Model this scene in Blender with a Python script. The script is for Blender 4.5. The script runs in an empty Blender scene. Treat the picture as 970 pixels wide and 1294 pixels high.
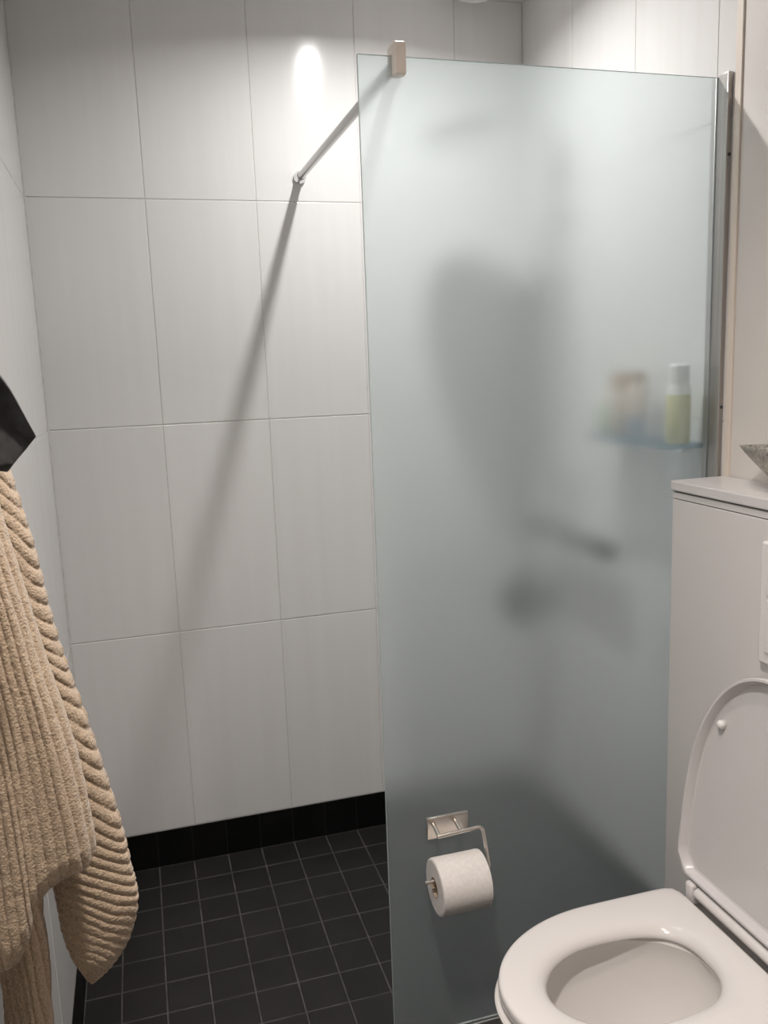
import bpy, bmesh, math, random
from mathutils import Vector, Matrix, noise as mnoise

# ------------------------------------------------------------------ camera, world, lights, exposure
sc = bpy.context.scene
COL = sc.collection
PI = math.pi

cam_d = bpy.data.cameras.new('camera')
cam = bpy.data.objects.new('camera', cam_d)
COL.objects.link(cam)
yaw, pitch, roll = 0.27950, 0.17057, -0.03677
fwd = Vector((math.sin(yaw) * math.cos(pitch), math.cos(yaw) * math.cos(pitch), -math.sin(pitch)))
rgt = Vector((math.cos(yaw), -math.sin(yaw), 0))
upv = rgt.cross(fwd)
R_ = math.cos(roll) * rgt + math.sin(roll) * upv
U_ = -math.sin(roll) * rgt + math.cos(roll) * upv
m3 = Matrix((R_, U_, -fwd)).transposed()
cam.matrix_world = Matrix.Translation((0.230, -2.456, 1.470)) @ m3.to_4x4()
cam_d.sensor_fit = 'VERTICAL'
cam_d.sensor_height = 24.0
cam_d.lens = 24.0 * 1070.2 / 1294.0
cam_d.clip_start = 0.02
sc.camera = cam

world = bpy.data.worlds.new('world')
sc.world = world
world.use_nodes = True
world.node_tree.nodes['Background'].inputs[0].default_value = (0.9, 0.92, 1.0, 1)
world.node_tree.nodes['Background'].inputs[1].default_value = 0.02

sc.view_settings.view_transform = 'Standard'
sc.view_settings.look = 'None'
sc.view_settings.gamma = 1.0
sc.view_settings.use_curve_mapping = False
sc.view_settings.exposure = 0.1

def area(name, loc, size, power, color, spread=180):
    l = bpy.data.lights.new(name, 'AREA')
    l.shape = 'DISK'
    l.size = size
    l.energy = power
    l.color = color
    l.spread = math.radians(spread)
    o = bpy.data.objects.new(name, l)
    o.location = loc
    COL.objects.link(o)
    return o

LAMPS = [(0.88, -0.53), (0.85, -1.50), (0.36, -1.80)]
area('shower_lamp_light', (0.88, -0.53, 2.478), 0.044, 9.3, (1.0, 0.985, 0.965), 158)
area('room_lamp_light', (0.85, -1.50, 2.478), 0.08, 2.4, (1.0, 0.86, 0.78), 104)
area('added_fill_light', (0.36, -1.80, 2.478), 0.08, 13.2, (1.0, 0.935, 0.88), 122)  # added fill lamp, brightens the lower back wall, left wall and towel

# ------------------------------------------------------------------ materials
def principled(name, color, rough=0.5, metal=0.0, coat=0.0, sub=0.0):
    m = bpy.data.materials.new(name)
    m.use_nodes = True
    b = m.node_tree.nodes['Principled BSDF']
    b.inputs['Base Color'].default_value = (*color, 1)
    b.inputs['Roughness'].default_value = rough
    b.inputs['Metallic'].default_value = metal
    b.inputs['Coat Weight'].default_value = coat
    if sub:
        b.inputs['Subsurface Weight'].default_value = sub
        b.inputs['Subsurface Radius'].default_value = (0.02, 0.015, 0.01)
    return m

def add_noise(m, c1, c2, scale=(1, 1, 1), nscale=5.0, detail=4.0, lo=0.35, hi=0.65, bump=0.0, bdist=0.001, rough=None, random_tint=0.0):
    nt = m.node_tree
    b = nt.nodes['Principled BSDF']
    tc = nt.nodes.new('ShaderNodeTexCoord')
    geo = nt.nodes.new('ShaderNodeNewGeometry')
    mp = nt.nodes.new('ShaderNodeMapping')
    mp.inputs['Scale'].default_value = scale
    nt.links.new(geo.outputs['Position'], mp.inputs['Vector'])
    n = nt.nodes.new('ShaderNodeTexNoise')
    n.inputs['Scale'].default_value = nscale
    n.inputs['Detail'].default_value = detail
    nt.links.new(mp.outputs[0], n.inputs['Vector'])
    r = nt.nodes.new('ShaderNodeValToRGB')
    r.color_ramp.elements[0].position = lo
    r.color_ramp.elements[1].position = hi
    r.color_ramp.elements[0].color = (*c1, 1)
    r.color_ramp.elements[1].color = (*c2, 1)
    nt.links.new(n.outputs['Fac'], r.inputs[0])
    out = r.outputs[0]
    if random_tint:
        oi = nt.nodes.new('ShaderNodeObjectInfo')
        mr = nt.nodes.new('ShaderNodeMapRange')
        mr.inputs['To Min'].default_value = 1 - random_tint
        mr.inputs['To Max'].default_value = 1 + random_tint
        nt.links.new(oi.outputs['Random'], mr.inputs['Value'])
        mx = nt.nodes.new('ShaderNodeVectorMath')
        mx.operation = 'SCALE'
        nt.links.new(out, mx.inputs[0])
        nt.links.new(mr.outputs[0], mx.inputs['Scale'])
        out = mx.outputs[0]
    nt.links.new(out, b.inputs['Base Color'])
    if bump:
        bp = nt.nodes.new('ShaderNodeBump')
        bp.inputs['Strength'].default_value = bump
        bp.inputs['Distance'].default_value = bdist
        nt.links.new(n.outputs['Fac'], bp.inputs['Height'])
        nt.links.new(bp.outputs[0], b.inputs['Normal'])
    if rough:
        mr = nt.nodes.new('ShaderNodeMapRange')
        mr.inputs['To Min'].default_value = rough[0]
        mr.inputs['To Max'].default_value = rough[1]
        nt.links.new(n.outputs['Fac'], mr.inputs['Value'])
        nt.links.new(mr.outputs[0], b.inputs['Roughness'])
    return m

# glossy off-white wall tile with faint upright streaks
M_TILE = add_noise(principled('wall_tile_glaze', (0.7, 0.68, 0.66), 0.2), (0.735, 0.722, 0.712), (0.775, 0.765, 0.756),
                   scale=(1, 1, 0.05), nscale=26.0, detail=6.0, lo=0.2, hi=0.8, random_tint=0.012)
M_TILE.node_tree.nodes['Principled BSDF'].inputs['Roughness'].default_value = 0.16
M_TILE.node_tree.nodes['Principled BSDF'].inputs['Anisotropic'].default_value = 0.6
_tg = M_TILE.node_tree.nodes.new('ShaderNodeCombineXYZ')
_tg.inputs[2].default_value = 1.0
M_TILE.node_tree.links.new(_tg.outputs[0], M_TILE.node_tree.nodes['Principled BSDF'].inputs['Tangent'])
M_GROUT_L = add_noise(principled('pale_grout', (0.6, 0.58, 0.56), 0.8), (0.60, 0.585, 0.57), (0.68, 0.665, 0.65), nscale=40)
M_TILE_D = add_noise(principled('black_tile', (0.03, 0.03, 0.03), 0.5), (0.009, 0.0084, 0.0084), (0.015, 0.0138, 0.0135),
                     nscale=9.0, detail=8.0, lo=0.3, hi=0.72, bump=0.25, bdist=0.0012, rough=(0.5, 0.68), random_tint=0.12)
M_TILE_D.node_tree.nodes['Principled BSDF'].inputs['Specular IOR Level'].default_value = 0.32
M_SKIRT = add_noise(principled('black_skirting_tile', (0.012, 0.012, 0.012), 0.42), (0.0035, 0.0035, 0.0035), (0.006, 0.0058, 0.0058),
                    nscale=12.0, random_tint=0.15)
M_GROUT_D = add_noise(principled('grey_grout', (0.12, 0.115, 0.11), 0.85), (0.040, 0.038, 0.037), (0.085, 0.080, 0.077), nscale=22)
M_SKIRT.node_tree.nodes['Principled BSDF'].inputs['Specular IOR Level'].default_value = 0.25
M_SKIRT_GROUT = principled('black_grout', (0.008, 0.008, 0.008), 0.8)
M_PAINT = add_noise(principled('warm_white_paint', (0.66, 0.62, 0.58), 0.55), (0.64, 0.60, 0.565), (0.68, 0.64, 0.605), nscale=3)
M_CEIL = principled('ceiling_white', (0.84, 0.83, 0.815), 0.7)
M_TRIM = principled('cream_trim', (0.72, 0.64, 0.56), 0.45)
M_CERAMIC = principled('white_ceramic', (0.73, 0.70, 0.675), 0.07, coat=0.3)
M_SEAT = principled('white_seat_plastic', (0.73, 0.70, 0.685), 0.14)
M_LID = principled('white_lid_plastic', (0.63, 0.605, 0.60), 0.25)
M_BOX = add_noise(principled('white_laminate', (0.64, 0.62, 0.60), 0.35), (0.62, 0.60, 0.585), (0.65, 0.63, 0.615), nscale=2)
M_TOP = principled('white_worktop', (0.62, 0.595, 0.59), 0.28)
M_SHADOWGAP = principled('dark_joint', (0.10, 0.09, 0.085), 0.8)
M_CHROME = principled('chrome', (0.78, 0.78, 0.79), 0.12, 1.0)
M_BAR = principled('dull_chrome', (0.42, 0.41, 0.40), 0.22, 1.0)
M_STEEL = principled('grey_steel', (0.22, 0.23, 0.24), 0.3, 0.9)
M_NICKEL = add_noise(principled('brushed_nickel', (0.72, 0.66, 0.6), 0.24, 1.0), (0.70, 0.645, 0.59), (0.78, 0.73, 0.68), nscale=60)
M_SATIN = principled('satin_metal', (0.92, 0.84, 0.76), 0.4, 0.2)
M_ALU = add_noise(principled('brushed_aluminium', (0.5, 0.48, 0.46), 0.42, 0.85), (0.46, 0.44, 0.42), (0.54, 0.52, 0.50), scale=(90, 90, 1), nscale=2)
M_PAPER = add_noise(principled('tissue_paper', (0.82, 0.78, 0.75), 0.9), (0.70, 0.66, 0.63), (0.76, 0.72, 0.69), nscale=140, bump=0.35, bdist=0.0008)
M_CORE = principled('cardboard', (0.45, 0.36, 0.27), 0.9)
M_CLOTH_K = add_noise(principled('black_cloth', (0.012, 0.012, 0.012), 0.55), (0.008, 0.008, 0.008), (0.02, 0.02, 0.02), nscale=120, bump=0.3, bdist=0.001)
M_CLOTH_K.node_tree.nodes['Principled BSDF'].inputs['Sheen Weight'].default_value = 0.15
M_TOWEL = add_noise(principled('beige_terry', (0.5, 0.36, 0.24), 0.95), (0.34, 0.245, 0.160), (0.55, 0.420, 0.295),
                    nscale=380, detail=3, lo=0.3, hi=0.72, bump=0.7, bdist=0.003)
M_TOWEL.node_tree.nodes['Principled BSDF'].inputs['Sheen Weight'].default_value = 0.25
M_DISH = add_noise(principled('pewter', (0.4, 0.37, 0.33), 0.4, 0.7), (0.25, 0.22, 0.19), (0.58, 0.54, 0.48), nscale=160, detail=5, bump=0.5, bdist=0.001)
def thin_glass():
    m = principled('blue_shelf_glass', (0.12, 0.24, 0.33), 0.12)
    nt = m.node_tree
    b = nt.nodes['Principled BSDF']
    t = nt.nodes.new('ShaderNodeBsdfTransparent')
    t.inputs[0].default_value = (0.80, 0.90, 0.95, 1)
    mx = nt.nodes.new('ShaderNodeMixShader')
    mx.inputs[0].default_value = 0.62
    nt.links.new(b.outputs[0], mx.inputs[1])
    nt.links.new(t.outputs[0], mx.inputs[2])
    nt.links.new(mx.outputs[0], nt.nodes['Material Output'].inputs[0])
    return m
M_BLUEGLASS = thin_glass()
M_WHITE_PL = principled('white_plastic', (0.8, 0.8, 0.78), 0.35)
M_YELLOW = principled('pale_yellow_liquid', (0.58, 0.55, 0.29), 0.3)
M_BEIGE = principled('beige_plastic', (0.62, 0.52, 0.44), 0.4)
M_BROWN = principled('brown_cap', (0.42, 0.30, 0.20), 0.45)
M_BLUEGREY = principled('blue_grey_plastic', (0.33, 0.38, 0.44), 0.4)
M_GREEN = principled('pale_green_plastic', (0.50, 0.62, 0.46), 0.4)
M_DARKGREY = principled('dark_grey_plastic', (0.05, 0.055, 0.06), 0.35)
M_WATER = principled('bowl_water', (0.62, 0.62, 0.60), 0.02)
M_RUBBER = principled('clear_seal', (0.55, 0.60, 0.58), 0.3)

def lamp_mat():
    m = bpy.data.materials.new('lamp_glow')
    m.use_nodes = True
    nt = m.node_tree
    nt.nodes.clear()
    o = nt.nodes.new('ShaderNodeOutputMaterial')
    e = nt.nodes.new('ShaderNodeEmission')
    e.inputs[0].default_value = (1, 0.93, 0.84, 1)
    e.inputs[1].default_value = 2.0
    nt.links.new(e.outputs[0], o.inputs[0])
    return m
M_LAMP = lamp_mat()

def frosted(name, rough, diff, tint):
    m = bpy.data.materials.new(name)
    m.use_nodes = True
    nt = m.node_tree
    nt.nodes.clear()
    o = nt.nodes.new('ShaderNodeOutputMaterial')
    rf = nt.nodes.new('ShaderNodeBsdfRefraction')
    rf.distribution = 'BECKMANN'
    rf.inputs['Color'].default_value = (*tint, 1)
    rf.inputs['Roughness'].default_value = rough
    rf.inputs['IOR'].default_value = 1.45
    tl = nt.nodes.new('ShaderNodeBsdfTranslucent')
    tl.inputs['Color'].default_value = (0.82, 0.885, 0.895, 1)
    df = nt.nodes.new('ShaderNodeBsdfDiffuse')
    df.inputs['Color'].default_value = (0.77, 0.845, 0.86, 1)
    ms = nt.nodes.new('ShaderNodeMixShader')
    ms.inputs[0].default_value = 0.38
    nt.links.new(tl.outputs[0], ms.inputs[1])
    nt.links.new(df.outputs[0], ms.inputs[2])
    mx = nt.nodes.new('ShaderNodeMixShader')
    mx.inputs[0].default_value = diff
    nt.links.new(rf.outputs[0], mx.inputs[1])
    nt.links.new(ms.outputs[0], mx.inputs[2])
    nt.links.new(mx.outputs[0], o.inputs[0])
    return m
M_FROST = frosted('frosted_glass', 0.27, 0.21, (0.955, 0.985, 0.99))
M_GLASS_EDGE = principled('glass_edge', (0.55, 0.63, 0.61), 0.25)

# ------------------------------------------------------------------ mesh helpers
def new_obj(name, me, mat=None, parent=None):
    o = bpy.data.objects.new(name, me)
    COL.objects.link(o)
    if mat is not None and not me.materials:
        me.materials.append(mat)
    if parent is not None:
        o.parent = parent
    return o

def obj(name, bm, mat=None, parent=None, smooth=False):
    me = bpy.data.meshes.new(name)
    bmesh.ops.recalc_face_normals(bm, faces=bm.faces)
    bm.to_mesh(me)
    bm.free()
    if smooth:
        for p in me.polygons:
            p.use_smooth = True
        if smooth != 'all':
            me.set_sharp_from_angle(angle=math.radians(40))
            for p in me.polygons:            # broad flat faces stay flat between their rounded edges
                if max(abs(c) for c in p.normal) > 0.9999 or p.loop_total > 20:
                    p.use_smooth = False
    return new_obj(name, me, mat, parent)

def add_box(bm, x0, x1, y0, y1, z0, z1, bev=0.0, seg=2):
    r = bmesh.ops.create_cube(bm, size=1.0)
    vs = r['verts']
    for v in vs:
        v.co = Vector(((x0 + x1) / 2 + v.co.x * (x1 - x0), (y0 + y1) / 2 + v.co.y * (y1 - y0), (z0 + z1) / 2 + v.co.z * (z1 - z0)))
    if bev:
        es = list({e for v in vs for e in v.link_edges})
        bmesh.ops.bevel(bm, geom=es, offset=bev, segments=seg, affect='EDGES', profile=0.5)

def box(name, x0, x1, y0, y1, z0, z1, mat, parent=None, bev=0.0, seg=2):
    bm = bmesh.new()
    add_box(bm, x0, x1, y0, y1, z0, z1, bev, seg)
    return obj(name, bm, mat, parent, smooth=bool(bev))

def loft(bm, rings, cap0=True, cap1=True, closed=False):
    vr = [[bm.verts.new(p) for p in ring] for ring in rings]
    n = len(rings[0])
    pairs = list(zip(vr[:-1], vr[1:]))
    if closed:
        pairs.append((vr[-1], vr[0]))
    for a, b in pairs:
        for i in range(n):
            j = (i + 1) % n
            try:
                bm.faces.new((a[i], a[j], b[j], b[i]))
            except ValueError:
                pass
    if not closed:
        if cap0: bm.faces.new(vr[0][::-1])
        if cap1: bm.faces.new(vr[-1])
    return vr

def tube(bm, pts, rad, n=14, cap=True):
    pts = [Vector(p) for p in pts]
    rings = []
    t0 = (pts[1] - pts[0]).normalized()
    ref = Vector((0, 0, 1)) if abs(t0.z) < 0.9 else Vector((1, 0, 0))
    nrm = t0.cross(ref).normalized()
    for i, p in enumerate(pts):
        if i == 0: t = pts[1] - pts[0]
        elif i == len(pts) - 1: t = pts[-1] - pts[-2]
        else: t = (pts[i + 1] - p).normalized() + (p - pts[i - 1]).normalized()
        t.normalize()
        nrm = (nrm - t * nrm.dot(t)).normalized()
        bn = t.cross(nrm)
        r = rad[i] if isinstance(rad, (list, tuple)) else rad
        rings.append([p + (nrm * math.cos(2 * PI * k / n) + bn * math.sin(2 * PI * k / n)) * r for k in range(n)])
    loft(bm, rings, cap, cap)

def round_path(pts, rad, seg=6):
    pts = [Vector(p) for p in pts]
    out = [pts[0]]
    for i in range(1, len(pts) - 1):
        p, a, b = pts[i], pts[i - 1], pts[i + 1]
        d1, d2 = (a - p).normalized(), (b - p).normalized()
        s, e = p + d1 * rad, p + d2 * rad
        for k in range(seg + 1):
            t = k / seg
            out.append(s * (1 - t) ** 2 + p * 2 * t * (1 - t) + e * t * t)
    out.append(pts[-1])
    return out

def lathe(bm, prof, n=32, center=(0, 0, 0), axis='Z', cap0=True, cap1=True):
    c = Vector(center)
    rings = []
    for r, h in prof:
        ring = []
        for k in range(n):
            a = 2 * PI * k / n
            u, v = r * math.cos(a), r * math.sin(a)
            if axis == 'Z': ring.append(c + Vector((u, v, h)))
            elif axis == 'X': ring.append(c + Vector((h, u, v)))
            else: ring.append(c + Vector((u, h, v)))
        rings.append(ring)
    loft(bm, rings, cap0, cap1)

def empty(name, loc, label=None, cat=None, group=None):
    o = bpy.data.objects.new(name, None)
    o.empty_display_size = 0.05
    COL.objects.link(o)
    o.location = loc
    if label: tag(o, label, cat, group)
    return o

def tag(o, label, cat, group=None):
    o['label'] = label
    o['category'] = cat
    if group: o['group'] = group
    return o

def structure(o):
    o['kind'] = 'structure'
    return o

def rehome(root):
    """children are modelled in world space: keep them in place under a root that stands at the thing's base"""
    inv = Matrix.Translation(-root.location)
    for ch in root.children:
        ch.matrix_parent_inverse = inv

# ------------------------------------------------------------------ room shell
XR, ZC, YB = 1.41, 2.50, -3.30       # right wall, ceiling, wall behind the camera
TW = 0.29815                         # wall tile module
ZR = [0.1158, 0.7272, 1.3304, 1.9335, ZC]
FS = 0.103                           # floor tile module
FX0 = -0.0182

def tile_mesh(name, w, h, d, bev, mat):
    """a tile lying in its local XZ plane, front towards -Y, origin at its middle back"""
    bm = bmesh.new()
    add_box(bm, -w / 2, w / 2, -d, 0, -h / 2, h / 2)
    fe = [e for e in bm.edges if all(abs(v.co.y + d) < 1e-6 for v in e.verts)]
    bmesh.ops.bevel(bm, geom=fe, offset=bev, segments=2, affect='EDGES', profile=0.6)
    bmesh.ops.recalc_face_normals(bm, faces=bm.faces)
    me = bpy.data.meshes.new(name)
    bm.to_mesh(me); bm.free()
    me.materials.append(mat)
    return me

_cache = {}
def tiles_on(wall, origin, dirv, normal_rot, cols, rows, gx, gz, depth, mat, name, bev=0.0015, back=0.0):
    """cols, rows: lists of boundaries along the wall and in height; gx, gz joint widths"""
    rnd = random.Random(5)
    for i in range(len(cols) - 1):
        for j in range(len(rows) - 1):
            w = cols[i + 1] - cols[i] - gx
            h = rows[j + 1] - rows[j] - gz
            if w < 0.01: continue
            key = (name, mat.name, round(w, 4), round(h, 4), depth)
            if key not in _cache:
                _cache[key] = tile_mesh(name, w, h, depth, bev, mat)
            o = bpy.data.objects.new(name, _cache[key])
            COL.objects.link(o)
            o.parent = wall
            c = (cols[i] + cols[i + 1]) / 2
            o.location = Vector(origin) + Vector(dirv) * c + Vector((0, 0, (rows[j] + rows[j + 1]) / 2))
            o.rotation_euler = (rnd.uniform(-1, 1) * 0.0006, 0, normal_rot + rnd.uniform(-1, 1) * 0.0008)

# the tile fronts lie on the planes x = 0, y = 0, x = XR; the grout bed is 2 mm behind
def wall_bm(x0, x1, y0, y1, z0=0.0, z1=ZC):
    bm = bmesh.new(); add_box(bm, x0, x1, y0, y1, z0, z1); return bm

wall_back = structure(obj('wall_back', wall_bm(-0.10, XR + 0.10, 0.0015, 0.10), M_GROUT_L))
wall_left = structure(obj('wall_left', wall_bm(-0.10, -0.0015, YB, 0.0015), M_GROUT_L))
wall_right = structure(obj('wall_right', wall_bm(XR + 0.0015, XR + 0.10, YB, 0.0015), M_GROUT_L))
wall_front = structure(obj('wall_front', wall_bm(-0.10, XR + 0.10, YB - 0.10, YB), M_PAINT))
ceiling = structure(obj('ceiling', wall_bm(-0.10, XR + 0.10, YB - 0.10, 0.10, ZC, ZC + 0.08), M_CEIL))
floor = structure(obj('floor', wall_bm(-0.10, XR + 0.10, YB - 0.10, 0.10, -0.06, -0.0015), M_GROUT_D))

D = 0.006
colsB = [0.0] + [0.30128 + TW * i for i in range(4)] + [XR]
tiles_on(wall_back, (0, D, 0), (1, 0, 0), 0.0, colsB, ZR, 0.0022, 0.0028, D, M_TILE, 'wall_tile')
colsL = [3 * TW * i for i in range(4)]
ZL = [0.150] + ZR[1:]
tiles_on(wall_left, (-D, 0, 0), (0, -1, 0), PI / 2, colsL, ZL, 0.0012, 0.002, D, M_TILE, 'wall_tile', bev=0.0005)
colsR = [0.0, TW, 2 * TW, 3 * TW, 0.953]
tiles_on(wall_right, (XR + D, 0, 0), (0, -1, 0), -PI / 2, colsR, ZR, 0.0022, 0.0028, D, M_TILE, 'wall_tile')

trim_2 = structure(box('trim_2', -0.0012, 0.004, -0.004, 0.0012, ZR[0], ZC, M_GROUT_L, bev=0.0012))

# painted panel in front of the tiled part of the right wall, and the bead that ends the tiles
trim_1 = structure(box('trim_1', XR - 0.004, XR + 0.0015, -0.971, -0.953, 0.0, ZC, M_TRIM, bev=0.0015))
wall_right_paint = box('painted_panel', XR + 0.0005, XR + 0.0015, YB, -0.971, 0.0, ZC, M_PAINT, wall_right)

# black skirting tiles (fronts set a little behind the wall tiles' lower edge)
def skirting(name, x0, x1, y0, y1, origin, dirv, rot, cols, rows):
    b = structure(box(name, x0, x1, y0, y1, 0.0, rows[-1], M_SKIRT_GROUT))
    tiles_on(b, origin, dirv, rot, cols, rows, 0.0022, 0.002, 0.005, M_SKIRT, 'skirting_tile', bev=0.001)
    return b
colsF = [FX0 + FS * i for i in range(15)]
skB = [max(0.0, FX0)] + [c for c in colsF if 0.01 < c < XR - 0.01] + [XR]
skirting('baseboard_back', 0.0, XR, 0.0012, 0.0016, (0, 0.0052, 0), (1, 0, 0), 0.0, skB, [0.001, 0.1145])
skL = [FS * i for i in range(24)]
skirting('baseboard_left', -0.0016, -0.0012, -2.40, 0.0, (-0.0052, 0, 0), (0, -1, 0), PI / 2, skL, [0.001, 0.149])
skR = [FS * i for i in range(10)] 
skirting('baseboard_right', XR + 0.0012, XR + 0.0016, -0.95, 0.0, (XR + 0.0052, 0, 0), (0, -1, 0), -PI / 2, skR, [0.001, 0.1145])

# floor tiles
def floor_tile_mesh(w, h):
    bm = bmesh.new()
    add_box(bm, -w / 2, w / 2, -h / 2, h / 2, -0.006, 0.0)
    fe = [e for e in bm.edges if all(abs(v.co.z) < 1e-6 for v in e.verts)]
    bmesh.ops.bevel(bm, geom=fe, offset=0.0012, segments=1, affect='EDGES')
    me = bpy.data.meshes.new('floor_tile')
    bm.to_mesh(me); bm.free()
    me.materials.append(M_TILE_D)
    return me
fc = {}
rnd = random.Random(11)
xb = [0.0] + [c for c in colsF if 0.02 < c < XR - 0.01] + [XR]
NROW = 19
for r in range(NROW):
    for i in range(len(xb) - 1):
        w = round(xb[i + 1] - xb[i] - 0.004, 4); h = round(FS - 0.004, 4)
        if w not in fc: fc[w] = floor_tile_mesh(w, h)
        o = bpy.data.objects.new('floor_tile', fc[w])
        COL.objects.link(o); o.parent = floor
        o.location = ((xb[i] + xb[i + 1]) / 2, -FS * (r + 0.5), rnd.uniform(0, 0.0004))
        o.rotation_euler = (rnd.uniform(-1, 1) * 0.003, rnd.uniform(-1, 1) * 0.003, rnd.uniform(-1, 1) * 0.004)
bm = bmesh.new()
for r in range(NROW, 32):
    for i in range(len(xb) - 1):
        add_box(bm, xb[i] + 0.002, xb[i + 1] - 0.002, max(-FS * (r + 1) + 0.002, YB), -FS * r - 0.002, -0.006, 0.0)
o = obj('floor_tiles_behind', bm, M_TILE_D, floor); o['kind'] = 'stuff'

# ------------------------------------------------------------------ ceiling lamps and vent
LL = ['recessed ceiling downlight inside the shower, above the back tiles',
      'recessed ceiling downlight over the toilet side of the room',
      'added fill downlight in the ceiling over the towel side of the room']  # last fitting is added to house the fill light
for (x, y), lab in zip(LAMPS, LL):
    t = empty('ceiling_downlight', (x, y, ZC), lab, 'ceiling lamp', 'recessed ceiling downlights')
    bm = bmesh.new()
    lathe(bm, [(0.060, ZC + 0.0), (0.060, ZC - 0.005), (0.056, ZC - 0.008), (0.046, ZC - 0.008), (0.043, ZC - 0.004), (0.043, ZC)], 40, (x, y, 0), cap0=False, cap1=False)
    obj('trim_ring', bm, M_WHITE_PL, t, smooth=True)
    bm = bmesh.new()
    lathe(bm, [(0.040, ZC - 0.003), (0.030, ZC - 0.012), (0.0005, ZC - 0.014)], 32, (x, y, 0), cap0=True, cap1=True)
    obj('lamp_lens', bm, M_LAMP, t, smooth=True)
    rehome(t)

t = empty('ceiling_vent', (1.225, -0.105, ZC), 'white round ceiling vent just above the back right shower corner', 'vent')
bm = bmesh.new()
lathe(bm, [(0.088, 2.499), (0.088, 2.487), (0.080, 2.478), (0.070, 2.476), (0.066, 2.484), (0.066, 2.499)], 40, (1.225, -0.105, 0), cap0=False, cap1=False)
obj('vent_ring', bm, M_WHITE_PL, t, smooth=True)
bm = bmesh.new()
lathe(bm, [(0.058, 2.474), (0.050, 2.464), (0.020, 2.459), (0.001, 2.458)], 40, (1.225, -0.105, 0))
obj('vent_cone', bm, M_WHITE_PL, t, smooth=True)
bm = bmesh.new(); tube(bm, [(1.225, -0.105, 2.472), (1.225, -0.105, 2.4995)], 0.006)
obj('vent_screw', bm, M_WHITE_PL, t)
rehome(t)

# ------------------------------------------------------------------ shower screen
YG, GX0, GX1, GZ0, GZ1 = -0.911, 0.6545, 1.4005, 0.029, 2.011
scr = empty('shower_screen', (1.03, YG, 0.0), 'tall frosted glass shower screen fixed to the right wall', 'shower screen')
bm = bmesh.new()
add_box(bm, GX0, GX1, YG - 0.004, YG + 0.004, GZ0, GZ1)
pane = obj('glass_pane', bm, None, scr)
pane.data.materials.append(M_FROST); pane.data.materials.append(M_GLASS_EDGE)
for p in pane.data.polygons:
    p.material_index = 0 if abs(p.normal.y) > 0.5 else 1
bm = bmesh.new()
PX0 = 1.397
add_box(bm, PX0, XR - 0.001, YG - 0.034, YG - 0.0045, GZ0 - 0.02, GZ1 + 0.004, 0.002)
add_box(bm, PX0, XR - 0.001, YG + 0.0045, YG + 0.020, GZ0 - 0.02, GZ1 + 0.004, 0.002)
add_box(bm, XR - 0.010, XR - 0.001, YG - 0.018, YG + 0.018, GZ0 - 0.02, GZ1 + 0.004, 0.001)
obj('wall_profile', bm, M_ALU, scr, smooth=True)
bm = bmesh.new()
add_box(bm, GX0, GX1 - 0.012, YG - 0.0045, YG + 0.0045, GZ0 - 0.003, GZ0 + 0.0015)
add_box(bm, GX0, GX1 - 0.012, YG - 0.009, YG - 0.0045, GZ0 - 0.027, GZ0 + 0.008, 0.001)
add_box(bm, GX0, GX1 - 0.012, YG + 0.0045, YG + 0.009, GZ0 - 0.027, GZ0 + 0.008, 0.001)
obj('bottom_profile', bm, M_ALU, scr, smooth=True)
for i, zz in enumerate((1.86, 1.36)):
    bm = bmesh.new()
    lathe(bm, [(0.0035, -0.0), (0.0035, -0.0012), (0.001, -0.0015)], 12, (1.404, YG - 0.034, zz), axis='Y')
    obj('screw', bm, M_DARKGREY, scr)
rehome(scr)

# support bar
bar = empty('support_bar', (0.727, YG, 1.997), 'chrome bar bracing the top of the frosted glass to the back wall', 'support bar')
bm = bmesh.new()
tube(bm, [(0.726, YG + 0.018, 1.999), (0.725, -0.5, 1.998), (0.724, -0.012, 1.997)], 0.0105, 20)
obj('rod', bm, M_BAR, bar, smooth=True)
bm = bmesh.new()
lathe(bm, [(0.016, -0.001), (0.017, -0.004), (0.017, -0.010), (0.014, -0.014), (0.0115, -0.020), (0.0115, -0.03)], 28, (0.724, 0, 1.997), axis='Y')
obj('wall_flange', bm, M_CHROME, bar, smooth=True)
bm = bmesh.new()
add_box(bm, 0.7155, 0.7385, YG - 0.024, YG - 0.0045, 1.975, 2.030, 0.004, 3)
add_box(bm, 0.7155, 0.7385, YG - 0.010, YG + 0.010, 2.0125, 2.030, 0.003, 2)
add_box(bm, 0.7155, 0.7385, YG + 0.0045, YG + 0.020, 1.980, 2.030, 0.004, 3)
obj('glass_clamp', bm, M_SATIN, bar, smooth=True)
rehome(bar)

# ------------------------------------------------------------------ toilet paper holder and roll
hx0, hx1, hz0, hz1 = 0.738, 0.829, 0.498, 0.546
YF = YG - 0.004
ho = empty('toilet_paper_holder', (0.784, YF, 0.5), 'nickel toilet paper holder stuck low on the frosted glass', 'toilet paper holder')
box('mounting_plate', hx0, hx1, YF - 0.007, YF - 0.0003, hz0, hz1, M_NICKEL, ho, bev=0.0015)
RY, RZ = YF - 0.062, 0.442            # roll axis
for xx in (0.752, 0.800):
    bm = bmesh.new()
    tube(bm, [(xx, YF - 0.006, 0.531), (xx, YF - 0.040, 0.523)], 0.0042, 12)
    obj('post', bm, M_NICKEL, ho, smooth=True)
bm = bmesh.new()
p = round_path([(0.748, YF - 0.041, 0.5225), (0.846, YF - 0.043, 0.528), (0.853, RY, RZ - 0.0015), (0.712, RY, RZ - 0.0015)], 0.012, 6)
tube(bm, p, 0.0042, 12)
obj('wire_arm', bm, M_NICKEL, ho, smooth=True)
rehome(ho)

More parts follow.
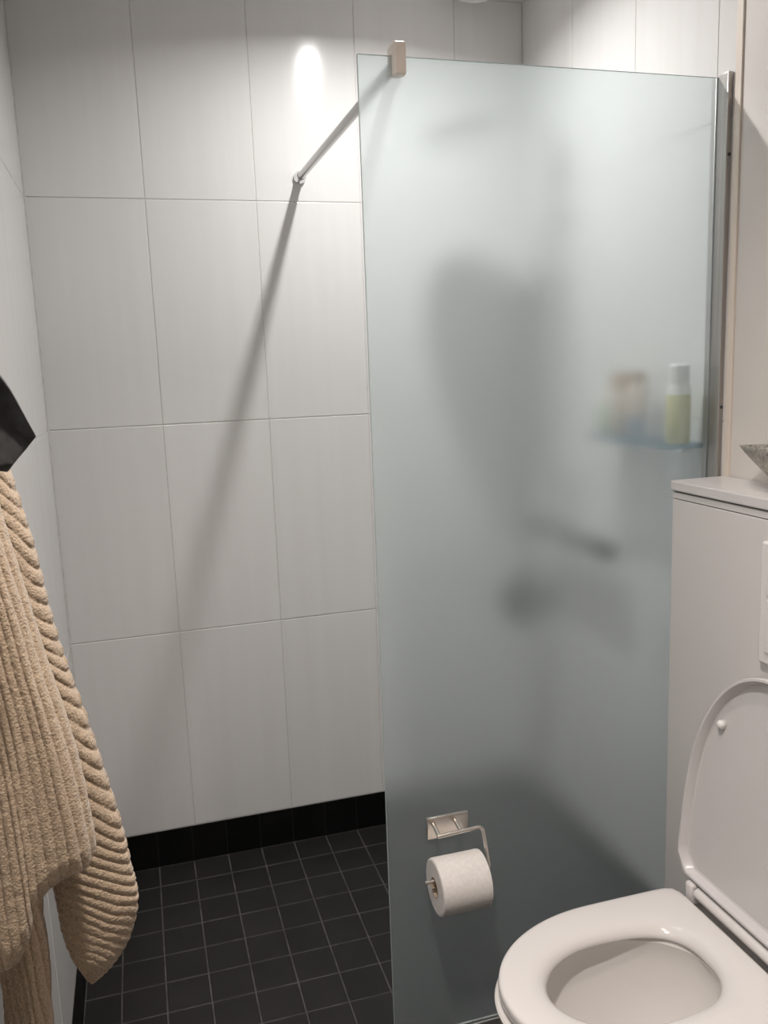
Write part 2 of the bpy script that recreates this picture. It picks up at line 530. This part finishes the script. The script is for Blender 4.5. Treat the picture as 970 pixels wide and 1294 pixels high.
ro = empty('toilet_roll', (0.786, RY, RZ - 0.06), 'white toilet roll hanging on the nickel holder', 'toilet roll')
bm = bmesh.new()
prof = [(0.0205, 0.732), (0.052, 0.732), (0.0555, 0.7335), (0.0565, 0.737), (0.0563, 0.785), (0.0565, 0.833), (0.0555, 0.8365), (0.052, 0.838), (0.0205, 0.838)]
lathe(bm, prof + [(0.0205, 0.785)], 56, (0, RY, RZ - 0.0155), axis='X', cap0=False, cap1=False)
bmesh.ops.remove_doubles(bm, verts=bm.verts, dist=1e-5)
vs = [v for v in bm.verts]
obj('paper', bm, M_PAPER, ro, smooth=True)
bm = bmesh.new()
lathe(bm, [(0.0204, 0.7315), (0.0204, 0.8385), (0.0192, 0.8385), (0.0192, 0.7315), (0.0204, 0.7315)], 32, (0, RY, RZ - 0.0155), axis='X', cap0=False, cap1=False)
obj('cardboard_core', bm, M_CORE, ro, smooth=True)
# loose end of the sheet hanging behind
bm = bmesh.new()
pts = []
for k in range(8):
    a = math.radians(-12 - 8 * k)
    pts.append((RY + 0.0572 * math.cos(a), RZ - 0.0155 + 0.0572 * math.sin(a)))
va = [[bm.verts.new((xx, y_, z_)) for (y_, z_) in pts] for xx in (0.734, 0.836)]
vb = [[bm.verts.new((xx, y_ + 0.0004, z_ - 0.0004)) for (y_, z_) in pts] for xx in (0.734, 0.836)]
for k in range(7):
    bm.faces.new((va[0][k], va[1][k], va[1][k + 1], va[0][k + 1]))
    bm.faces.new((vb[0][k], vb[0][k + 1], vb[1][k + 1], vb[1][k]))
obj('loose_sheet', bm, M_PAPER, ro, smooth='all')
rehome(ro)

# ------------------------------------------------------------------ boxed-in cistern, flush plate, dish
BX = 1.283
cb = empty('cistern_box', (1.345, -1.45, 0.0), 'white boxed-in cistern cabinet with pale worktop behind the toilet', 'cabinet')
YB0, YB1 = -1.95, -0.957
box('front_panel', BX, XR - 0.002, YB0, YB1, 0.0, 1.178, M_BOX, cb, bev=0.002)
box('shadow_joint', BX + 0.003, XR - 0.002, YB0, YB1 - 0.003, 1.178, 1.197, M_SHADOWGAP, cb)
box('top_rail', BX, XR - 0.002, YB0, YB1, 1.1795, 1.1925, M_BOX, cb, bev=0.001)
box('worktop', BX - 0.005, XR - 0.001, YB0, YB1 + 0.002, 1.1955, 1.2165, M_TOP, cb, bev=0.003)
rehome(cb)

YT = -1.305
fp = empty('flush_plate', (BX, YT, 0.93), 'white dual-button flush plate on the cistern cabinet front', 'flush plate')
box('plate', BX - 0.014, BX - 0.0005, YT - 0.068, YT + 0.068, 0.920, 1.143, M_SEAT, fp, bev=0.005, seg=3)
box('flush_button', BX - 0.0175, BX - 0.012, YT - 0.048, YT + 0.048, 1.048, 1.122, M_SEAT, fp, bev=0.002)
box('flush_button', BX - 0.0175, BX - 0.012, YT - 0.048, YT + 0.048, 0.944, 1.040, M_SEAT, fp, bev=0.002)
rehome(fp)

# boat-shaped pewter dish, its pointed tip towards the shower
NB, NS = 28, 22
bm = bmesh.new()
yc, L, W = -1.250, 0.165, 0.056
def dish(s, a, off):
    # s 0 rim .. 1 base; a angle
    c, sn = math.cos(a), math.sin(a)
    px = math.copysign(abs(sn) ** 1.25, sn) * W
    py = c * L
    k = 1 - 0.74 * s ** 1.1
    rim = 1.2955 + 0.006 * (1 - abs(c) ** 2)
    z = rim * (1 - s) + 1.2175 * s
    return Vector((1.345 + px * k * (1 - off / W), yc + py * k * (1 - off / L), z + (off if s > 0.9 else 0)))
rings = [[dish(s / 7, 2 * PI * k / NB, 0.0) for k in range(NB)] for s in range(7, -1, -1)]
rings += [[dish(s / 7, 2 * PI * k / NB, 0.0045) for k in range(NB)] for s in range(0, 8)]
loft(bm, rings)
tag(obj('dish', bm, M_DISH, None, smooth='all'), 'pewter-grey pointed dish standing on the white worktop', 'dish')

# ------------------------------------------------------------------ toilet
def d_outline(n, xc, af, ar, b, e=2.0, er=2.6):
    """closed outline: front towards -X with semi-length af, rear half with semi-length ar"""
    out = []
    for k in range(n):
        a = 2 * PI * k / n
        c, s = math.cos(a), math.sin(a)
        ex = e if c > 0 else er
        rr = (abs(c) ** ex + abs(s) ** ex) ** (-1.0 / ex)
        out.append((xc - c * rr * (af if c > 0 else ar), s * rr * b))
    return out
N = 96
to = empty('toilet', (1.0, YT, 0.0), 'white wall-hung toilet with its lid up, before the cistern cabinet', 'toilet')

# bowl
def bowl_out(z):
    # front reach, half width and rear per height
    t = (z - 0.09) / (0.392 - 0.09)
    t = max(0, min(1, t))
    f = t ** 0.55
    return 0.14 + 0.119 * f, 0.112 + 0.071 * t ** 0.6
rings = []
for z in (0.088, 0.092, 0.11, 0.15, 0.20, 0.26, 0.32, 0.36, 0.38, 0.388, 0.3915):
    af, b = bowl_out(z)
    ins = 0.02 if z == 0.088 else (0.004 if z == 0.3915 else 0)
    o2 = d_outline(N, 0.99, af - ins, BX - 0.99 - 0.0008, b - ins, 2.05, 9.0)
    rings.append([Vector((x, YT + y, z)) for x, y in o2])
for z, a, b in ((0.3915, 0.176, 0.128), (0.385, 0.171, 0.123), (0.372, 0.173, 0.125), (0.345, 0.170, 0.121), (0.30, 0.153, 0.107), (0.255, 0.122, 0.085), (0.22, 0.086, 0.061), (0.20, 0.055, 0.042), (0.185, 0.04, 0.03)):
    o2 = d_outline(N, 0.966, a, a, b, 2.0, 2.0)
    rings.append([Vector((x, YT + y, z)) for x, y in o2])
bm = bmesh.new(); loft(bm, rings)
obj('bowl', bm, M_CERAMIC, to, smooth=True)
bm = bmesh.new()
loft(bm, [[Vector((x, YT + y, z)) for x, y in d_outline(40, 0.966, 0.066, 0.066, 0.050, 2, 2)] for z in (0.2085, 0.2095)])
obj('water', bm, M_WATER, to)

# seat
def seat_ring(t_out, z):
    o_ = d_outline(N, 0.998, 0.258, 0.196, 0.189, 2.05, 18.0)
    i_ = d_outline(N, 0.966, 0.142, 0.163, 0.104, 2.0, 2.7)
    ring = []
    for (ox, oy), (ix, iy) in zip(o_, i_):
        ring.append(Vector((ox + (ix - ox) * t_out, YT + oy + (iy - oy) * t_out, z)))
    return ring
prof = [(0.10, 0.3955), (0.02, 0.397), (0.0, 0.402), (0.0, 0.411), (0.012, 0.4165), (0.045, 0.4195), (0.12, 0.4205), (0.35, 0.4205), (0.60, 0.4195), (0.78, 0.4165),
        (0.90, 0.411), (0.97, 0.404), (1.0, 0.398), (0.99, 0.3945), (0.94, 0.394)]
bm = bmesh.new(); loft(bm, [seat_ring(t_, z_) for t_, z_ in prof], closed=True)
obj('seat', bm, M_SEAT, to, smooth='all')

# hinge: tube along the rear of the seat and two pivots
hg = None
bm = bmesh.new()
tube(bm, [(1.213, YT - 0.136, 0.428), (1.213, YT + 0.136, 0.428)], 0.012, 18)
hg = obj('hinge', bm, M_SEAT, to, smooth=True)
for s in (-1, 1):
    bm = bmesh.new()
    add_box(bm, 1.200, 1.236, YT + s * 0.152 - 0.012, YT + s * 0.152 + 0.012, 0.400, 0.443, 0.006, 3)
    obj('hinge_pivot', bm, M_SEAT, hg, smooth=True)

# lid, raised and leaning on the cabinet
base = Vector((1.229, YT, 0.446)); top = Vector((1.2760, YT, 0.901))
up_l = (top - base); LEN = up_l.length; up_l.normalize()
nrm_l = Vector((-up_l.z, 0, up_l.x))           # towards the viewer's side (-X)
def lid_outline(inset):
    pts = []
    hw, s0, e = 0.206 - inset, 0.135, 2.2
    for k in range(65):
        a = PI * k / 64
        c, s = math.cos(a), math.sin(a)
        rr = (abs(c) ** e + abs(s) ** e) ** (-1 / e)
        pts.append((c * rr * hw, s0 + s * rr * (LEN - inset - s0)))
    b = 0.0 + inset
    for q in ((-hw, 0.10), (-hw, 0.05 ), (-hw + 0.002, 0.035), (-hw + 0.022, b + 0.006), (-hw + 0.030, b), (-hw * 0.5, b), (0, b), (hw * 0.5, b), (hw - 0.030, b), (hw - 0.022, b + 0.006), (hw - 0.002, 0.035), (hw, 0.05), (hw, 0.10)):
        pts.append(q)
    return pts
def lid_ring(inset, d):
    return [base + Vector((0, y, 0)) + up_l * s + nrm_l * d for y, s in lid_outline(inset)]
bm = bmesh.new()
loft(bm, [lid_ring(0.012, -0.001), lid_ring(0.003, 0.001), lid_ring(0.0, 0.006), lid_ring(0.0, 0.020), lid_ring(0.0015, 0.0225), lid_ring(0.0055, 0.0225), lid_ring(0.0075, 0.020), lid_ring(0.0125, 0.0065), lid_ring(0.016, 0.005)])
lid = obj('lid', bm, M_LID, to, smooth=True)
for s in (-1, 1):
    bm = bmesh.new()
    c0 = base + Vector((0, s * 0.136, 0)) + up_l * 0.328
    rings = []
    for r, d in ((0.0085, 0.004), (0.0085, 0.013), (0.0072, 0.0165), (0.004, 0.0185), (0.0006, 0.019)):
        rings.append([c0 + nrm_l * d + (Vector((0, 1, 0)) * math.cos(a) + up_l * math.sin(a)) * r for a in [2 * PI * k / 20 for k in range(20)]])
    loft(bm, rings)
    q = obj('rubber_bumper', bm, M_WHITE_PL, lid, smooth='all')
rehome(to)

# ------------------------------------------------------------------ things inside the shower
sh = empty('shower_set', (1.36, -0.34, 0.6), 'chrome rain shower with mixer, blurred behind the frosted glass', 'shower')
PY = -0.30
bm = bmesh.new()
tube(bm, round_path([(1.355, PY, 0.99), (1.355, PY, 2.085), (1.09, PY, 2.085), (1.088, PY, 2.058)], 0.03, 8), 0.011, 14)
obj('riser_pipe', bm, M_CHROME, sh, smooth=True)
bm = bmesh.new()
lathe(bm, [(0.014, 2.062), (0.024, 2.055), (0.100, 2.047), (0.108, 2.043), (0.108, 2.035), (0.104, 2.032)], 40, (1.085, PY, 0))
obj('rain_head', bm, M_CHROME, sh, smooth=True)
for zz in (1.86, 1.15):
    bm = bmesh.new(); tube(bm, [(1.362, PY, zz), (1.4085, PY, zz)], [0.012, 0.016], 14)
    obj('wall_bracket', bm, M_CHROME, sh, smooth=True)
bm = bmesh.new()
tube(bm, [(1.352, -0.53, 0.985), (1.352, -0.23, 0.985)], 0.022, 20)
mixer = obj('mixer_bar', bm, M_STEEL, sh, smooth=True)
for yy in (-0.565, -0.195):
    bm = bmesh.new()
    lathe(bm, [(0.020, -0.034), (0.025, -0.030), (0.025, 0.030), (0.020, 0.034)], 20, (1.352, yy, 0.985), axis='Y')
    obj('mixer_knob', bm, M_DARKGREY, mixer, smooth=True)
for yy in (-0.455, -0.305):
    bm = bmesh.new(); tube(bm, [(1.36, yy, 0.985), (1.409, yy, 0.985)], [0.016, 0.026], 16)
    obj('wall_union', bm, M_CHROME, mixer, smooth=True)
# hand shower hanging under the mixer on its hose
bm = bmesh.new()
hp = []
for k in range(33):
    t_ = k / 32
    hp.append((1.34 - 0.05 * math.sin(PI * t_), -0.40 + 0.20 * t_, 0.955 - 0.62 * math.sin(PI * t_) + -0.10 * t_))
tube(bm, hp, 0.007, 10)
obj('hose', bm, M_CHROME, sh, smooth='all')
bm = bmesh.new()
lathe(bm, [(0.03, 0.028), (0.066, 0.018), (0.078, 0.0), (0.078, -0.014), (0.070, -0.020)], 32, (1.315, -0.17, 0.755), axis='Y')
hs = obj('hand_shower', bm, M_DARKGREY, sh, smooth=True)
bm = bmesh.new(); tube(bm, [(1.318, -0.16, 0.80), (1.335, -0.19, 0.88)], [0.013, 0.011], 12)
obj('handle', bm, M_DARKGREY, hs, smooth=True)
rehome(sh)

# glass shelf on the right wall and what stands on it
SZ = 1.281
st = empty('wall_shelf', (XR, -0.70, SZ), 'blue-tinted glass shelf on the right shower wall', 'shelf')
bm = bmesh.new()
o2 = []
y0, y1, dep, rr = -0.897, -0.53, 0.105, 0.06
o2 += [(XR - 0.001, y1), (XR - 0.001, y0), (XR - dep + 0.015, y0)]
o2 += [(XR - dep, y0 + 0.015)]
for k in range(9):
    a = PI * 0.5 * k / 8
    o2.append((XR - dep + rr - rr * math.cos(a), y1 - rr + rr * math.sin(a)))
loft(bm, [[Vector((x, y, z)) for x, y in o2] for z in (SZ - 0.009, SZ)])
obj('shelf_plate', bm, M_BLUEGLASS, st)
for yy in (-0.835, -0.60):
    bm = bmesh.new(); add_box(bm, XR - 0.030, XR - 0.001, yy - 0.009, yy + 0.009, SZ - 0.022, SZ - 0.0095, 0.002)
    obj('shelf_bracket', bm, M_CHROME, st, smooth=True)
rehome(st)

def bottle(name, x, y, parts, label, n=24, oval=1.0):
    t = empty(name, (x, y, SZ), label, 'bottle', 'bottles on the shower shelf')
    for pn, prof, mat in parts:
        bm = bmesh.new()
        lathe(bm, [(r, SZ + 0.0005 + h) for r, h in prof], n, (x, y, 0))
        if oval != 1.0:
            for v in bm.verts: v.co.x = x + (v.co.x - x) * oval
        obj(pn, bm, mat, t, smooth=True)
    rehome(t)
    return t
bottle('soap_bottle', 1.357, -0.862, [
    ('body', [(0.024, 0), (0.026, 0.003), (0.026, 0.104), (0.022, 0.112)], M_YELLOW),
    ('shoulder', [(0.0255, 0.1045), (0.0238, 0.120), (0.0215, 0.128), (0.0215, 0.132)], M_WHITE_PL),
    ('cap', [(0.022, 0.1323), (0.022, 0.166), (0.019, 0.169)], M_WHITE_PL)],
    'pale yellow soap bottle with wide white cap on shower shelf')
bottle('shampoo_bottle', 1.357, -0.630, [
    ('body', [(0.021, 0), (0.023, 0.003), (0.023, 0.112), (0.020, 0.116)], M_BEIGE),
    ('cap', [(0.0215, 0.1163), (0.0215, 0.150), (0.019, 0.153)], M_BROWN)],
    'beige bottle with brown cap, middle left on shower shelf')
bottle('conditioner_bottle', 1.360, -0.700, [
    ('body', [(0.020, 0), (0.022, 0.003), (0.022, 0.050), (0.022, 0.051)], M_BLUEGREY),
    ('upper_body', [(0.022, 0.0513), (0.022, 0.125), (0.018, 0.130)], M_BEIGE),
    ('cap', [(0.019, 0.1303), (0.019, 0.152), (0.016, 0.155)], M_BROWN)],
    'beige bottle with blue-grey base between beige and yellow bottles on shelf')
bottle('shower_gel_bottle', 1.352, -0.572, [
    ('body', [(0.016, 0), (0.018, 0.003), (0.018, 0.070), (0.014, 0.076)], M_GREEN),
    ('cap', [(0.0145, 0.0763), (0.0145, 0.118), (0.012, 0.121)], M_WHITE_PL)],
    'small pale green bottle with white cap at far end of shelf')

# ------------------------------------------------------------------ towel and black cloth on the left wall
def interp(tab, t):
    """piecewise smooth (Catmull-Rom) through equally weighted points, t in 0..1"""
    n = len(tab) - 1
    f = max(0.0, min(0.99999, t)) * n
    i = int(f); u = f - i
    p0, p1, p2, p3 = tab[max(0, i - 1)], tab[i], tab[i + 1], tab[min(n, i + 2)]
    return tuple(0.5 * (2 * b + (c - a) * u + (2 * a - 5 * b + 4 * c - d) * u * u + (3 * b - a - 3 * c + d) * u ** 3) for a, b, c, d in zip(p0, p1, p2, p3))

def cloth(name, path, half, rib, nu, nv, mat, parent, fuzz=0.0006):
    """closed cloth body: a front and a back face around a middle surface path(u, v), half thickness half(u, v)"""
    verts, faces = [], []
    nu1, nv1 = nu + 1, nv + 1
    for side in (-1, 1):
        for j in range(nv1):
            for i in range(nu1):
                u, v = i / nu, j / nv
                p = Vector(path(u, v))
                h = half(u, v)
                r = rib(u, v, side)
                nz = mnoise.noise(p * 260 + Vector((side * 9, 0, 0))) * fuzz + mnoise.noise(p * 60) * fuzz
                edge = min(1.0, h / 0.006)
                # push along -Y / +Y, and a little outwards at the side edges so that ribs show in the outline
                p.y += side * (h + (r + nz) * edge)
                p.x += (u - 0.5) * 2 * abs(u - 0.5) * 2 * (r + nz)
                verts.append(p)
    off = nu1 * nv1
    for j in range(nv):
        for i in range(nu):
            a = j * nu1 + i
            faces.append((a, a + 1, a + 1 + nu1, a + nu1))
            b = off + a
            faces.append((b, b + nu1, b + 1 + nu1, b + 1))
    for j in range(nv):
        for i in (0, nu):
            a = j * nu1 + i
            f = (a, a + nu1, off + a + nu1, off + a)
            faces.append(f if i == 0 else f[::-1])
    for i in range(nu):
        for j in (0, nv):
            a = j * nu1 + i
            f = (a, off + a, off + a + 1, a + 1)
            faces.append(f if j == 0 else f[::-1])
    me = bpy.data.meshes.new(name)
    me.from_pydata([tuple(v) for v in verts], [], faces)
    for p in me.polygons: p.use_smooth = True
    return new_obj(name, me, mat, parent)

tw = empty('towel', (0.06, -1.42, 0.56), 'beige ribbed terry towel hanging in folds on the left wall', 'towel')

BF_R = [(0.050, 1.600), (0.068, 1.470), (0.081, 1.368), (0.098, 1.279), (0.110, 1.188), (0.124, 1.113), (0.146, 1.014), (0.166, 0.910), (0.175, 0.840), (0.180, 0.781), (0.167, 0.731), (0.143, 0.695), (0.121, 0.682)]
BF_L = [(0.030, 1.600), (0.040, 1.470), (0.046, 1.370), (0.048, 1.283), (0.052, 1.193), (0.062, 1.120), (0.072, 1.024), (0.077, 0.926), (0.079, 0.860), (0.083, 0.803), (0.087, 0.750), (0.102, 0.705), (0.115, 0.681)]
def bf_path(u, v):
    l, r = interp(BF_L, v), interp(BF_R, v)
    return (l[0] + (r[0] - l[0]) * u, -1.372 + 0.02 * (u - 0.5) - 0.012 * math.sin(PI * min(1, v * 1.1)), l[1] + (r[1] - l[1]) * u)
def bf_half(u, v):
    return 0.030 * math.sqrt(max(0.0, 4 * u * (1 - u))) * (min(1, (1 - v) * 7 + 0.04)) ** 0.5
def bf_rib(u, v, side):
    ph = 46 * (v - (0.028 + 0.045 * v) * u - 0.025 * u * u) + 0.25 * mnoise.noise(Vector((u * 3, v * 14, 1)))
    w = abs(math.sin(PI * ph))
    amp = 0.0046 * (0.75 + 0.4 * mnoise.noise(Vector((u * 6, v * 20, 7))))
    if v > 0.76: amp *= 0.75
    return amp * (w ** 0.55) - amp * 0.6
cloth('back_fold', bf_path, bf_half, bf_rib, 70, 640, M_TOWEL, tw)

FL_R = [(0.040, 1.620), (0.054, 1.500), (0.066, 1.404), (0.071, 1.361), (0.077, 1.300), (0.084, 1.246), (0.096, 1.153), (0.114, 1.055), (0.127, 0.974), (0.138, 0.917), (0.139, 0.80)]
FL_B = [(0.012, 0.800), (0.025, 0.802), (0.042, 0.808), (0.055, 0.820), (0.066, 0.842), (0.072, 0.868), (0.084, 0.883), (0.100, 0.893), (0.115, 0.897), (0.130, 0.898), (0.141, 0.908)]
def x_at(tab, z):
    for a, b in zip(tab[:-1], tab[1:]):
        if a[1] >= z >= b[1]:
            t = (a[1] - z) / (a[1] - b[1])
            return a[0] + (b[0] - a[0]) * t
    return tab[0][0] if z > tab[0][1] else tab[-1][0]
def fl_path(u, v):
    b = interp(FL_B, u)
    z = 1.62 + (b[1] - 1.62) * v
    r = (x_at(FL_R, z), z)
    # left boundary runs down the wall, right one follows FL_R; the lower contour is FL_B
    xl = 0.012
    x = xl + (r[0] - xl) * u
    k = v ** 3
    x = x * (1 - k) + (b[0]) * k
    y = -1.475 - 0.018 * math.sin(PI * u) - 0.010 * math.sin(5.2 * u + 1.0) * v
    y += 0.022 * max(0.0, (u - 0.80) / 0.20) ** 2
    return (x, y, z)
def fl_half(u, v):
    e = math.sqrt(max(0.0, 4 * u * (1 - u)))
    return (0.003 + 0.011 * min(1, e * 1.3)) * (min(1, (1 - v) * 26 + 0.10)) ** 0.5
def fl_rib(u, v, side):
    ph = 12.5 * u + 0.35 * mnoise.noise(Vector((u * 4, v * 5, 3)))
    w = abs(math.sin(PI * ph))
    amp = 0.0040 * (0.8 + 0.5 * mnoise.noise(Vector((u * 8, v * 9, 17))))
    return amp * (w ** 0.6) - amp * 0.6
cloth('front_fold', fl_path, fl_half, fl_rib, 150, 300, M_TOWEL, tw)

LP_R = [(0.060, 1.02), (0.064, 0.930), (0.067, 0.844), (0.068, 0.768), (0.065, 0.664), (0.059, 0.567), (0.054, 0.50)]
def lp_path(u, v):
    r = interp(LP_R, v)
    return (0.012 + (r[0] - 0.012) * u, -1.425 + 0.012 * math.sin(4 * u + 2.0 * v) + 0.035 * u * u, r[1] - 0.02 * (1 - u) * v)
def lp_half(u, v):
    return 0.004 + 0.010 * math.sqrt(max(0.0, 4 * u * (1 - u)))
def lp_rib(u, v, side):
    ph = 6.5 * u - 5.5 * v + 0.3 * mnoise.noise(Vector((u * 4, v * 6, 23)))
    w = abs(math.sin(PI * ph))
    return 0.003 * (w ** 0.6) - 0.0018
cloth('lower_fold', lp_path, lp_half, lp_rib, 70, 200, M_TOWEL, tw)
rehome(tw)

BK_U = [(0.012, 1.660), (0.045, 1.600), (0.087, 1.515), (0.106, 1.485), (0.119, 1.461), (0.136, 1.415)]
BK_L = [(0.012, 1.400), (0.040, 1.388), (0.072, 1.383), (0.091, 1.386), (0.100, 1.386), (0.108, 1.383)]
def bk_path(u, v):
    a, b = interp(BK_U, u), interp(BK_L, u)
    x, z = a[0] + (b[0] - a[0]) * v, a[1] + (b[1] - a[1]) * v
    y = -1.575 + 0.030 * (abs(((u * 0.8 + v * 0.9) % 1.0) - 0.5) - 0.25) - 0.035 * (1 - u)
    return (x, y, z)
bk = cloth('dark_garment', bk_path, lambda u, v: 0.002 + 0.004 * min(1, 4 * (1 - u)), lambda u, v, s: 0.0, 40, 36, M_CLOTH_K, None, fuzz=0.0004)
tag(bk, 'black cloth corner hanging above the beige towel on the left wall', 'garment')
